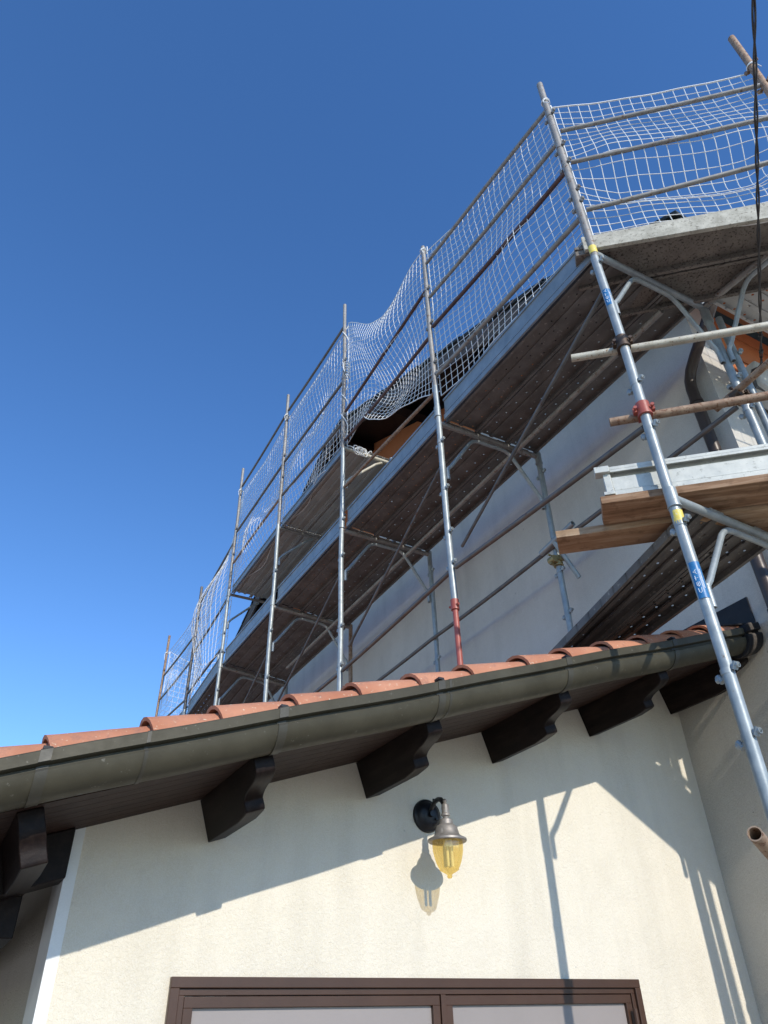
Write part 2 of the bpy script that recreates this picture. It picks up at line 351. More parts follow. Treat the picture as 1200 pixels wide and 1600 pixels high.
b = MB(); b.box((.375, WY-.006, -.2), (.400, WY+.29, zs(.38)+.01)); b.box((.400, WY-.006, -.2), (.418, WY-.0005, zs(.4)+.01)); b.build('corner_trim', 'strip', annex, smooth=0)
# soffit boards: thin strips with gaps of shadow
b = MB(); nb = 7; y0, y1 = 2.565, WY
for i in range(nb):
    ya = y0+(y1-y0)*i/nb; yc = y0+(y1-y0)*(i+1)/nb-.004
    for xa, xb in ((-1.0, 1.27), (1.272, 2.79), (2.792, HX-.002)):
        b.hexa([(xa, ya, zs(xa)), (xb, ya, zs(xb)), (xb, yc, zs(xb)), (xa, yc, zs(xa))], [(xa, ya, zs(xa)+.022), (xb, ya, zs(xb)+.022), (xb, yc, zs(xb)+.022), (xa, yc, zs(xa)+.022)])
b.hexa([(-1.0, y0-.05, zs(-1)+.024), (HX-.002, y0-.05, zs(HX)+.024), (HX-.002, 14, zs(HX)+.024), (-1.0, 14, zs(-1)+.024)], [(-1.0, y0-.05, zs(-1)+.08), (HX-.002, y0-.05, zs(HX)+.08), (HX-.002, 14, zs(HX)+.08), (-1.0, 14, zs(-1)+.08)])
b.build('soffit', 'soffit', annex, smooth=0)
# corbels
def corbel(xc, wd=.078, yback=WY, sq=1.0):
    zb = zs(xc)-.1835
    top = lambda x: zs(x)-.001
    pr = [(yback, 0), (2.82, 0), (2.735, .010), (2.717, .015), (2.712, .024), (2.712, .045)]
    for i in range(15):   # ogee scroll
        t = i/14; pr.append((2.712-.168*(.5-.5*math.cos(math.pi*t))-.012*math.sin(2*math.pi*t), .055+.062*t+.004*math.sin(2*math.pi*t)))
    pr += [(2.540, .128), (2.539, .165), (2.541, .20)]
    pr = [(y if y > 2.8 else (2.542 if sq == 1 else 2.60)+(y-2.542)*sq, z) for y, z in pr]
    b = MB(); c_, s_ = math.cos(math.atan(SL)), math.sin(math.atan(SL)); vs = []; nmax = .1835*c_-.001
    for a in (0, wd):
        for (y, z) in pr+[(yback, .3)]:
            n_ = min(z*c_*1.04, nmax); vs.append((min(xc+a*c_-n_*s_, HX-.001), y, zb+a*s_+n_*c_))
    k = len(pr)+1
    fs = [tuple(range(k-1, -1, -1)), tuple(range(k, 2*k))]+[(i, (i+1) % k, k+(i+1) % k, k+i) for i in range(k)]
    b.add(vs, fs); return b
for xc in (.185, .909, 1.651, 2.421, 3.169, 3.938):
    corbel(xc, yback=WY if xc > .3 else 3.12, sq=1.0 if xc > .3 else .12).build('corbel', 'dark_wood', annex, smooth=30, bevel=.003)
# porch beams left of the wall
b = MB(); xa, xb = -1.0, .374
b.hexa([(xa, 3.12, zs(xa)-.175), (xb, 3.12, zs(xb)-.175), (xb, 3.28, zs(xb)-.175), (xa, 3.28, zs(xa)-.175)], [(xa, 3.12, zs(xa)-.002), (xb, 3.12, zs(xb)-.002), (xb, 3.28, zs(xb)-.002), (xa, 3.28, zs(xa)-.002)])
b.build('porch_rafter', 'dark_wood', annex, smooth=0, bevel=.004)
b = MB(); b.box((.12, 3.30, 1.90), (.26, 8, 2.04)); b.build('porch_purlin', 'dark_wood', annex, smooth=0, bevel=.004)
b = MB(); b.box((-.95, 3.12, -.2), (-.80, 3.27, zs(-.95)-.18)); b.build('porch_post', 'dark_wood', annex, smooth=0, bevel=.004)
# gutter along the verge
def zg(x): return 2.118+.333*x
GP = [(2.60, .148), (2.428, .148), (2.424, .144), (2.424, .108), (2.430, .104), (2.447, .101), (2.447, .092), (2.432, .089), (2.426, .080), (2.429, .060), (2.437, .040), (2.450, .022), (2.468, .009), (2.490, .001), (2.512, .001), (2.535, .008), (2.553, .020), (2.562, .036), (2.60, .05)]
def gut(xa, xb, prof, grow=0, nseg=1):
    b = MB(); k = len(prof); vs = []
    cy = 2.51; cz = .075
    for i in range(nseg+1):
        x = xa+(xb-xa)*i/nseg
        sag = .003*math.sin(x*3.1)+.002*math.sin(x*7.7)
        for y, z in prof:
            dy, dz = y-cy, z-cz; L = math.hypot(dy, dz)
            vs.append((x, y+dy/L*grow, zg(x)+z+dz/L*grow+sag))
    fs = [(i*k+j, (i+1)*k+j, (i+1)*k+(j+1) % k, i*k+(j+1) % k) for i in range(nseg) for j in range(k)]
    fs += [tuple(range(k)), tuple(nseg*k+j for j in reversed(range(k)))]
    return b.add(vs, fs)
GE = 3.84
gu = gut(-1.05, GE, GP, 0, 90).build('gutter', 'gutter', annex, smooth=40)
for xc in (.16, .92, 1.62, 2.37, 3.18):
    s_ = gut(xc-.017, xc+.017, GP, .0035).build('gutter_strap', 'gutter_seam', gu, smooth=40)
    b = MB(); z = zg(xc)+.15; b.box((xc-.012, 2.424, z), (xc+.014, 2.46, z+.010)); b.build('strap_clip', 'black_metal', s_, smooth=0)
gut(.45, .462, GP, .002).build('gutter_seam', 'gutter_seam', gu, smooth=40)
gut(1.66, 1.672, GP, .0015).build('gutter_seam', 'gutter_seam', gu, smooth=40)
eb = gut(GE, HX-.03, GP, .02).build('gutter_end_box', 'black_metal', gu, smooth=30)
b = gut(3.875, 3.91, GP, .026).build('end_strap', 'fascia', eb, smooth=30)
# flashing against the house wall
b = MB(); b.hexa([(HX-.012, 2.44, 3.60), (HX-.001, 2.44, 3.60), (HX-.001, 12, 3.60), (HX-.012, 12, 3.60)], [(HX-.012, 2.44, 3.80), (HX-.001, 2.44, 3.80), (HX-.001, 12, 3.80), (HX-.012, 12, 3.80)])
b.hexa([(HX-.30, 2.47, zs(HX-.3)+.17), (HX-.012, 2.47, 3.62), (HX-.012, 12, 3.62), (HX-.30, 12, zs(HX-.3)+.17)], [(HX-.30, 2.47, zs(HX-.3)+.18), (HX-.012, 2.47, 3.63), (HX-.012, 12, 3.63), (HX-.30, 12, zs(HX-.3)+.18)])
b.build('roof_flashing', 'black_metal', annex, smooth=0)
# verge tiles (each a tapered half barrel, lower end proud of the one below)
tv = MB(); td = MB()
cs, sn = math.cos(math.atan(SL)), math.sin(math.atan(SL))
def tile(x0, L=.36, j=0):
    n = 9; rnd = random.Random(j)
    tl = rnd.uniform(-.012, .012); lift = rnd.uniform(0, .006)
    rings = []
    for s_, r, h in ((0, .112, .020+lift), (L*.08, .110, .018+lift), (L*.5, .103, .010+lift), (L, .094, 0)):
        ring = []
        for o in (0, -.016):
            for i in range(n+1):
                a = math.pi*i/n
                yy = 2.565-math.cos(a)*(r+o)+tl*s_; nn = math.sin(a)*(r+o)*.80+h
                ring.append((x0+s_*cs-nn*sn, yy, zs(x0)+.105+s_*sn+nn*cs))
        rings.append(ring)
    k = n+1; vs = [q for r_ in rings for q in r_]; fs = []
    for q in range(3):
        a0 = q*2*k; b0 = (q+1)*2*k
        for i in range(n):
            fs.append((a0+i, a0+i+1, b0+i+1, b0+i)); fs.append((a0+k+i, b0+k+i, b0+k+i+1, a0+k+i+1))
        fs.append((a0, b0, b0+k, a0+k)); fs.append((a0+n, a0+k+n, b0+k+n, b0+n))
    for i in range(n): fs.append((i, k+i, k+i+1, i+1)); e = 3*2*k; fs.append((e+i, e+i+1, e+k+i+1, e+k+i))
    tv.add(vs, fs)
    # mortar plug just inside the mouth, coloured dark for the shadow there too
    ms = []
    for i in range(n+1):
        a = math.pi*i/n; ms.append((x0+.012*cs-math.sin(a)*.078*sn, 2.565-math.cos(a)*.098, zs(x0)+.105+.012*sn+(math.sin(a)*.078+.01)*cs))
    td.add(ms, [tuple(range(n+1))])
xs = [-1.0, -.72, -.40, -.09, .203, .504, .735, 1.021, 1.288, 1.57, 1.85, 2.18, 2.458, 2.76, 3.05, 3.34, 3.60]
for i, x in enumerate(xs):
    nx = xs[i+1] if i+1 < len(xs) else x+.27
    tile(x-.02, (nx-x)/cs+.07, i)
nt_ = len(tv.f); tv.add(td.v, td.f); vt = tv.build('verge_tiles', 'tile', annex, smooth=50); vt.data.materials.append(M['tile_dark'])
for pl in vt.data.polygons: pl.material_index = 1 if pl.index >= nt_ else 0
b = MB(); ny = 300; nx_ = 30; vs = []   # the field of roof tiles
for i in range(nx_+1):
    x = -1.05+(HX-.14+1.05)*i/nx_
    for j in range(ny+1):
        y = 2.70+11.2*j/ny; vs.append((x, y, zs(x)+.115+.032*abs(math.sin(y*math.pi/.24))+.012*((i*1.0) % 2)))
b.add(vs, [(i*(ny+1)+j, (i+1)*(ny+1)+j, (i+1)*(ny+1)+j+1, i*(ny+1)+j+1) for i in range(nx_) for j in range(ny)])
b.build('roof_tiles', 'tile', annex, smooth=30)
# window
win = MB()
def rect(b, xa, xb, za, zb_, wd, ya, yb_):
    b.box((xa, ya, zb_-wd), (xb, yb_, zb_)); b.box((xa, ya, za), (xb, yb_, za+wd)); b.box((xa, ya, za+wd), (xa+wd, yb_, zb_-wd)); b.box((xb-wd, ya, za+wd), (xb, yb_, zb_-wd))
rect(win, wx0-.004, wx1+.004, wz0, wz1+.004, .036, WY-.022, WY+.08)
wf = win.build('window', 'frame', annex, smooth=0, bevel=.003)
b = MB(); rect(b, wx0+.033, wx1-.033, wz0+.03, wz1-.033, .022, WY-.010, WY+.08); b.box((2.003, WY-.012, wz0+.05), (2.027, WY+.07, wz1-.055)); b.build('inner_frame', 'frame', wf, smooth=0, bevel=.002)
for xa, xb in ((wx0+.057, 2.001), (2.029, wx1-.057)):
    b = MB(); rect(b, xa, xb, wz0+.05, wz1-.058, .036, WY-.004, WY+.06); c_ = b.build('casement', 'frame', wf, smooth=0, bevel=.002)
    b = MB(); b.box((xa+.037, WY+.012, wz0+.09), (xb-.037, WY+.03, wz1-.095)); b.build('panel', 'pane', wf, smooth=0)
b = MB(); b.tube([(3.10, WY-.03, 1.60), (3.10, WY-.03, 1.66)], .012, 10); b.build('hinge', 'frame', wf)

# ------------------------------------------------------------------ wall lamp
LX, LY = 1.963, 2.985
lamp = empty('wall_lamp', (1.985, WY, 2.45), 'old lantern with grey metal hood and amber glass, mounted on the cream wall', 'lamp')
b = MB(); pr = []
cx, cz = 1.985, 2.452
for r_, y in ((.0, WY-.040), (.030, WY-.040), (.040, WY-.036), (.050, WY-.034), (.062, WY-.022), (.066, WY-.018), (.074, WY-.014), (.078, WY-.006), (.078, WY-.001)): pr.append((r_, y))
nn = 28; vs = [(cx+r_*math.cos(2*math.pi*j/nn), y, cz+r_*math.sin(2*math.pi*j/nn)) for r_, y in pr for j in range(nn)]
b.add(vs, [(i*nn+j, (i+1)*nn+j, (i+1)*nn+(j+1) % nn, i*nn+(j+1) % nn) for i in range(len(pr)-1) for j in range(nn)])
b.tube([(cx, WY-.06, cz), (cx, WY-.035, cz)], .014, 12); b.tube([(cx+.03, WY-.05, cz-.02), (cx+.03, WY-.03, cz-.02)], .006, 8)
b.build('wall_plate', 'lamp_black', lamp)
b = MB(); arm = [(cx, WY-.03, cz+.005), (cx-.002, WY-.06, cz+.03), (cx-.004, WY-.09, cz+.046), (LX+.015, WY-.125, cz+.050), (LX+.010, WY-.16, cz+.040), (LX+.004, WY-.19, cz+.012), (LX, LY, cz-.025)]
b.tube(arm, .011, 10); b.tube([(cx, WY-.075, cz+.03), (cx, WY-.085, cz+.062)], .008, 10, .011); b.build('arm', 'lamp_black', lamp)
b = MB()
b.lathe([(.0, 2.484), (.006, 2.483), (.010, 2.475), (.006, 2.466), (.010, 2.462), (.016, 2.458), (.018, 2.440), (.017, 2.420), (.021, 2.416), (.021, 2.408), (.014, 2.404), (.012, 2.396), (.022, 2.394), (.030, 2.390), (.033, 2.370), (.044, 2.364), (.050, 2.355), (.054, 2.340), (.058, 2.325), (.068, 2.316), (.080, 2.311), (.089, 2.306), (.090, 2.298), (.086, 2.294), (.078, 2.298), (.06, 2.305), (.0, 2.31)], (LX, LY), 32)
b.build('hood', 'lamp_grey', lamp, smooth=45)
b = MB(); rad = []
prof = [(.068, 2.300), (.070, 2.280), (.0685, 2.258), (.064, 2.235), (.0575, 2.212), (.049, 2.192), (.043, 2.183), (.045, 2.180), (.040, 2.176), (.028, 2.169), (.016, 2.163), (.010, 2.157), (.012, 2.151), (.008, 2.145), (.0, 2.143)]
nn = 48; vs = []
for r_, z in prof:
    for j in range(nn):
        rr = r_*(1-.02*(1 if (j//3) % 2 else 0)) if z > 2.19 else r_
        vs.append((LX+rr*math.cos(2*math.pi*j/nn), LY+rr*math.sin(2*math.pi*j/nn), z))
b.add(vs, [(i*nn+j, i*nn+(j+1) % nn, (i+1)*nn+(j+1) % nn, (i+1)*nn+j) for i in range(len(prof)-1) for j in range(nn)])
b.build('glass_shade', 'amber', lamp, smooth=30)
b = MB()
for dx, dy in ((-.012, -.012), (.012, -.012), (.012, .012), (-.012, .012)): b.tube([(LX+dx, LY+dy, 2.19), (LX+dx, LY+dy, 2.285)], .007, 8)
b.tube([(LX, LY, 2.27), (LX, LY, 2.305)], .02, 14)
b.build('bulb', 'bulb', lamp)

# ------------------------------------------------------------------ scaffolding
XO, XI = 2.67, 3.72
YS = [1.82, 3.753, 5.668, 7.68, 9.775, 11.62, 13.85]
ZO_ = [5.75, 5.82, 5.88, 5.95, 5.98, 5.80, 5.83]     # transom height at the outer poles
ZI_ = [5.80, 5.82, 5.84, 5.84, 5.86, 5.80, 5.82]     # and at the inner ones
TOP = [8.15, 8.35, 9.56, 9.65, 9.70, 8.26, 8.26]
scaf = empty('scaffolding', (XO, 1.82, -.2), 'galvanised tube scaffolding standing on the ground and the tiled roof along the tall house', 'scaffolding')
def roofat(x): return zs(x)+.15
def stubs(pole, x, y, zz, r=.026, axis='y', mat='galv'):
    for k, z in enumerate(zz):
        b = MB()
        for sg in (-1, 1):
            d = Vector((0, sg, 0)) if axis == 'y' else Vector((sg, 0, 0))
            c = Vector((x, y, z+(.012 if sg < 0 else -.018)))
            b.tube([c+d*(r-.004), c+d*(r+.012)], .009, 8)
            b.tube([c+d*(r+.008)+Vector((0, 0, -.014)), c+d*(r+.026)+Vector((0, 0, .016))], .0135, 8)
            b.tube([c+d*(r+.004), c+d*(r+.034)], .0125, 10, hollow=True)
        b.tube([(x, y, z-.012), (x, y, z+.012)], r+.0015, 14)
        b.build('socket', mat, pole)
def pole(x, y, z0, z1, mat='galv', r=.025, st=(), joint=None, name='pole', ssm=None, lean=0):
    b = MB(); n_ = max(6, int((z1-z0)/.25)); pts = [(x+.003*math.sin(i*.9+x), y+.003*math.cos(i*.7+y), z0+(z1-z0)*i/n_) for i in range(n_+1)]
    b.tube(pts, r, 16, hollow=True)
    if joint:
        for zj in joint: b.tube([(x, y, zj-.055), (x, y, zj+.055)], r+.005, 16); b.tube([(x, y, zj-.06), (x, y, zj-.052)], r+.008, 16)
    o = b.build(name, mat, scaf)
    if st: stubs(o, x, y, st, r, mat=ssm or mat)
    return o
def coupler(parent, x, y, z, tdir, side, mat='clamp_dark', r=.027, tr=.025):
    """swivel coupler: a collar on the pole, a collar on the tube beside it, bolts"""
    b = MB(); t = Vector(tdir).normalized(); s_ = Vector(side).normalized(); c = Vector((x, y, z))
    b.tube([c+Vector((0, 0, -.043)), c+Vector((0, 0, .043))], r+.011, 16); b.tube([c+Vector((0, 0, -.047)), c+Vector((0, 0, -.037))], r+.014, 16)
    c2 = c+s_*(r+tr+.002)
    b.tube([c2-t*.032, c2+t*.032], tr+.008, 14)
    b.obox(c+s_*(r+.004), t*.03, s_*.012, Vector((0, 0, .03)))
    for sg in (-1, 1):
        q = c+t*sg*(r+.018); b.tube([q-s_*.035, q+s_*.03], .006, 8); b.tube([q-s_*.04, q-s_*.026], .011, 6); b.obox(q, t*.012, s_*.014, (0, 0, .016))
        q = c2+Vector((0, 0, sg*(tr+.016))); b.tube([q-s_*.03, q+s_*.035], .006, 8); b.tube([q+s_*.024, q+s_*.038], .011, 6)
    return b.build('coupler', mat, parent)
# --- outer poles
pA = pole(XO, YS[0], -.2, 5.70, 'galv', .0275, (5.62, 4.52, 4.18, 3.56, 2.80, 2.52, 1.6), (3.72,))
pA2 = pole(XO, YS[0], 5.70, TOP[0], 'galv_old', .0265, (7.60, 7.10, 6.85, 6.47, 6.32))
p1 = pole(XO, YS[1], 4.06, 6.26, 'galv', .025, (5.60, 5.10, 4.68, 4.40), (5.95,))
b = MB(); b.tube([(XO, YS[1], 3.15), (XO, YS[1], 4.07)], .021, 16); b.tube([(XO, YS[1], 4.02), (XO, YS[1], 4.10)], .031, 16); b.tube([(XO, YS[1]-.05, 4.05), (XO-.02, YS[1]+.04, 4.055)], .009, 8)
tag(b.build('base_jack', 'red', scaf), 'red painted screw jack under the pole')
pole(XO, YS[1], 6.26, TOP[1], 'galv_old', .0235, (7.62, 7.10, 6.55, 6.40))
pole(XO, YS[2], 3.1, 7.0, 'galv', .025, (6.0, 5.55, 4.75, 4.35), (5.96,))
pole(XO, YS[2], 7.0, TOP[2], 'galv_old', .0235, (8.45, 8.2, 7.5))
pole(XO, YS[3], 3.1, 7.2, 'galv', .025, (6.45, 5.6, 5.0), (6.02,)); pole(XO, YS[3], 7.2, TOP[3], 'galv_old', .0235, (9.1, 8.4, 8.0))
pole(XO, YS[4], 3.1, 7.15, 'galv', .025, (6.5, 6.2, 5.6), (6.02, 7.2)); pole(XO, YS[4], 7.15, TOP[4], 'galv_old', .0235, (9.1, 8.4, 7.9))
pole(XO, YS[5], 3.1, 5.95, 'galv', .025, (), (5.86,)); pole(XO, YS[5], 5.95, TOP[5], 'rail_dark', .025, (7.6, 7.2, 6.3))
pole(XO, YS[6], 3.1, 5.95, 'galv', .025); pole(XO, YS[6], 5.95, TOP[6], 'rust', .025, (7.5, 6.5))
# --- inner poles
P = pole(XI, YS[0], -.2, 5.95, 'galv', .0265, (5.45, 5.05, 4.78, 4.0), (5.70,))
pole(XI, YS[1]-.03, 3.6, 5.88, 'galv', .025, (5.62, 4.60, 4.22), (5.80,))
pole(XI, YS[2]-.05, 3.6, 5.88, 'galv', .025, (5.62, 4.60, 4.22))
pole(XI, YS[3]-.1, 3.6, 5.88, 'rust', .025, (5.62, 4.60)); pole(XI, YS[4], 3.6, 5.9, 'galv', .025, (5.6,))
pole(XI, YS[5], 3.6, 5.9, 'galv', .025); pole(XI, YS[6], 3.6, 8.1, 'galv', .025)
for k in (2, 3, 4): pole(XI-.42, YS[k], 5.9, 7.10, 'galv', .022)
P2 = pole(XI+.090, YS[0]-.03, -.2, 5.70, 'galv', .0235, (5.3, 3.9))
pole(XI+.075, .77, -.2, 5.68, 'galv', .025, (5.2, 3.2))
B = pole(XI, .77, -.2, 7.95, 'rust', .0265, (7.45, 7.15, 5.5, 3.5)) 
for yy in (.77, 1.82): pole(5.7, yy, -.2, 7.9, 'galv', .025)
# --- transoms with the bent brace running under them
def transom(a, b_, ra=.0235, mat='galv', mat2='galv', clip=True):
    a = Vector(a); b_ = Vector(b_); d = (b_-a); L = d.length; u = d/L
    q = MB(); q.tube([a, b_], ra, 14)
    for t in (.30, .62, .85): c = a+d*t; q.obox(c+Vector((0, 0, ra+.004)), u*.05, u.cross(Vector((0, 0, 1)))*.012, (0, 0, .006))
    q.build('transom', mat, scaf)
    q = MB()
    def at(s_, dz): r_ = a+u*s_; return Vector((r_.x, r_.y, r_.z+dz))
    o = .048
    pts = [at(o, -.60), at(o, -.50), at(o+.012, -.475), at(o+.035, -.45), at(.30, -.12), at(.335, -.085), at(.37, -.066), at(.42, -.060), at(L-.42, -.060), at(L-.37, -.066), at(L-.335, -.085), at(L-.30, -.12), at(L-o-.035, -.45), at(L-o-.012, -.475), at(L-o, -.50), at(L-o, -.60)]
    q.tube(pts, .0165, 12, hollow=True)
    q.build('frame_brace', mat2, scaf)
for k in range(7):
    transom((XO, YS[k], ZO_[k]), (XI, YS[k]-(.0, .03, .05, .1, 0, 0, 0)[k], ZI_[k]), mat='galv_old' if k else 'galv')
transom((XI, YS[0], 5.80), (XI, .77, 5.72), mat='galv_old')
transom((XO, YS[0], 3.72), (XI, YS[0], 3.68)); transom((XI, YS[0], 3.68), (XI, .77, 3.58))
transom((5.7, 1.82, 5.78), (5.7, .77, 5.72))
UZ = {2: 7.02, 3: 7.15, 4: 7.18}
for k in (2, 3, 4):
    q = MB(); q.tube([(XO, YS[k], UZ[k]), (XI-.40, YS[k], UZ[k])], .022, 12, hollow=True); q.build('transom', 'rust_pale' if k == 2 else 'galv_old', scaf)
    q = MB(); q.tube([(XO+.048, YS[k], UZ[k]-.58), (XO+.048, YS[k], UZ[k]-.48), (XO+.09, YS[k], UZ[k]-.42), (XO+.42, YS[k], UZ[k]-.09), (XO+.50, YS[k], UZ[k]-.04)], .0165, 12); q.build('frame_brace', 'rust_pale' if k == 2 else 'galv', scaf)
# --- guard rails on the long run
def rail(a, b_, mat, r=.0175, name='guard_rail', amp=.006):
    q = MB(); q.tube(wob(a, b_, 8, amp, a[2]+b_[1]), r, 12); 
    d = (Vector(b_)-Vector(a)).normalized()
    return q.build(name, mat, scaf)
rx = XO+.012
def rl(k, za, zb_, mat, r=.0175, dx=0): return rail((rx+dx, YS[k]+.03, za), (rx+dx, YS[k+1]-.03, zb_), mat, r)
rl(0, 7.76, 8.05, 'galv_old', .018); rl(0, 7.22, 7.50, 'galv_old', .018); rl(0, 6.81, 7.05, 'rail_maroon', .019); rl(0, 6.20, 6.40, 'galv_old', .02)
rl(1, 7.67, 7.57, 'rail_maroon'); rl(1, 6.97, 7.12, 'rail_maroon'); rl(1, 6.22, 6.44, 'rust')
rl(2, 9.17, 9.31, 'rail_dark'); rl(2, 8.14, 8.30, 'rail_dark'); rl(2, 7.45, 7.69, 'rail_dark')
rl(3, 9.31, 9.30, 'rail_dark'); rl(3, 8.30, 8.35, 'rail_dark'); rl(3, 7.69, 7.74, 'rust')
rl(4, 8.20, 7.93, 'rail_dark'); rl(4, 7.15, 6.95, 'rail_dark'); rl(4, 6.30, 6.22, 'rail_dark')
rl(5, 7.32, 7.39, 'rail_dark'); rl(5, 6.84, 6.90, 'rail_dark'); rl(5, 6.14, 6.34, 'rail_dark')
# lower ledgers, outer and inner, and the long rusty tube under the deck
LZ = [4.23, 4.36, 4.30, 4.32, 4.34]
for k in range(4): rail((rx, YS[k]+.04, LZ[k]), (rx, YS[k+1]-.04, LZ[k+1]), 'rail_dark', .0185, 'ledger')
for k in range(4): rail((XI-.03, YS[k]+(.04 if k == 0 else 0), 4.83), (XI-.03, YS[k+1]-.001, 4.83), 'rail_dark', .0185, 'ledger')
q = MB(); q.tube(wob((3.42, 1.95, 5.735), (3.42, 9.0, 5.79), 14, .01, 2), .022, 12, hollow=True); q.build('ledger', 'galv_old', scaf)
for k in range(5): rail((rx+.035, YS[k]+.05, 5.44), (rx+.035, YS[k+1]-.09, 4.52), 'rail_dark', .0125, 'diagonal_brace', .002)
# --- corner bay: rails from A to the far right pole, three of them
for (za, zb_, m_) in ((7.34, 7.16, 'galv_old'), (6.87, 6.72, 'galv_old'), (6.24, 6.22, 'galv_old')):
    rail((XO+.03, YS[0]-.03, za), (XI-.02, .77+.02, zb_), m_, .0175)
# extra tubes clamped across the corner bay (outside the pole)
t1 = MB(); t1.tube(wob((2.50, 2.07, 4.895), (4.04, .53, 4.717), 8, .004), .0245, 16, hollow=True); t1.build('cross_tube', 'rust_pale', scaf)
t2 = MB(); t2.tube(wob((2.582, 1.988, 4.334), (4.08, .49, 4.245), 8, .004), .0245, 16, hollow=True); t2.build('cross_tube', 'rust', scaf)
coupler(pA, XO, YS[0], 4.868, (1, -1, 0), (1, 1, 0), 'clamp_dark')
tag(coupler(pA, XO, YS[0], 4.325, (1, -1, 0), (1, 1, 0), 'red'), 'red painted coupler')
# short rusty tube clamped to the inner corner pole, pointing at the wall below
q = MB(); q.tube([(XI-.06, YS[0]-.34, 4.94), (XI-.06, YS[0]+.16, 4.90)], .024, 16, hollow=True); q.build('tie_tube', 'rust', scaf)
coupler(P, XI, YS[0], 4.90, (0, 1, 0), (-1, 0, 0), 'clamp_dark')
# tie tube on the middle inner pole
i1y = YS[1]-.03
q = MB(); q.tube([(XI-.055, i1y-.30, 4.88), (XI-.055, i1y+.12, 4.83)], .024, 16, hollow=True); q.build('tie_tube', 'galv', scaf)
q = MB(); q.tube([(XI-.06, i1y-.06, 4.84), (XI+.10, i1y-.10, 4.52)], .02, 12); q.build('tie_tube', 'galv', scaf)
pi = [o for o in scaf.children if o.name.startswith('pole')][0]
coupler(scaf.children[-1], XI, i1y, 4.70, (0, 1, 0), (-1, 0, 0), 'clamp_brass')
# tube that pokes in low on the right, with its clamp
lt = MB(); lt.tube([(2.783*.80, 2.002*.80, 2.085), (3.293*.80, 2.29*.80-.05, 1.98), (3.6, 1.95, 1.80)], .0245, 18, hollow=True)
tag(lt.build('tie_tube', 'rust', scaf), 'stubby rusty tube end low beside the long pole')
ck = MB()
# stickers wrapped on the near pole
def sticker(parent, x, y, z0, z1, r, mat, a0=-150, a1=-20, n=14):
    b = MB(); vs = []
    for z in (z0, z1):
        for i in range(n+1):
            a = R(a0+(a1-a0)*i/n); vs.append((x+r*math.cos(a), y+r*math.sin(a), z))
    b.add(vs, [(i, i+1, n+2+i, n+1+i) for i in range(n)]); return b.build('sticker', mat, parent)
GL = {'c': [[(1, 1), (.2, .9), (0, .5), (.2, .1), (1, 0)]], 'e': [[(0, .5), (1, .5), (.9, .9), (.3, 1), (0, .5), (.3, 0), (1, .1)]], 't': [[(.5, 0), (.5, 1.2)], [(0, .9), (1, .9)]], 'a': [[(0, 0), (.5, 1.1), (1, 0)], [(.2, .4), (.8, .4)]]}
def writing(parent, x, y, r, word, zbot, ang, h, wl, mat='white_ink', th=.0014):
    b = MB(); z = zbot
    for ch in word:
        for st in GL[ch]:
            pts = []
            for (u, v_) in st:
                zz = z+u*wl; a = R(ang)-(v_*h)/r; pts.append(Vector((x+r*math.cos(a), y+r*math.sin(a), zz)))
            b.tube(pts, th, 5)
        z += wl*1.35
    b.build('lettering', mat, parent)
for zc, L in ((5.27, .15), (3.24, .19)):
    s_ = sticker(pA, XO, YS[0], zc-L/2, zc+L/2, .0284, 'blue', -190, -75)
    writing(s_, XO, YS[0], .0288, 'ceta', zc-L*.36, -138, .014, .024)
    b = MB()
    for k in range(3):
        a = R(-112+k*5); b.tube([(XO+.0288*math.cos(a), YS[0]+.0288*math.sin(a), zc-L*.25), (XO+.0288*math.cos(a), YS[0]+.0288*math.sin(a), zc+L*.28)], .0009, 5)
    b.build('lettering', 'white_ink', s_)
for zc in (5.80-.03, 3.595):
    s_ = sticker(pA, XO, YS[0], zc-.035, zc+.04, .0335 if zc > 3.66 and zc < 3.78 else .0285, 'yellow', -200, -10)
# toe boards belong to the scaffolding; top edges follow the deck
def toe(k, za, zb_, h, x=XO+.045, end=True):
    b = MB(); ya, yb_ = YS[k]+.045, YS[k+1]-.045
    def strip(xa, xb, d0, d1):
        b.hexa([(xa, ya, za+d0), (xb, ya, za+d0), (xb, yb_, zb_+d0), (xa, yb_, zb_+d0)], [(xa, ya, za+d1), (xb, ya, za+d1), (xb, yb_, zb_+d1), (xa, yb_, zb_+d1)])
    strip(x, x+.004, .062, h-.024); strip(x-.010, x+.004, h-.024, h-.004); strip(x+.004, x+.024, h-.012, h-.004)
    strip(x-.014, x+.002, -.012, .040); strip(x+.012, x+.016, .041, .062); strip(x-.004, x, .062, .070)
    b.build('toe_board', 'toe', scaf, smooth=0)
for k in range(6): toe(k, ZO_[k]+.035, ZO_[k+1]+.035, .23 if k < 5 else .2)
toe(2, UZ[2]+.02, UZ[3]+.02, .12); toe(3, UZ[3]+.02, UZ[4]+.02, .12)

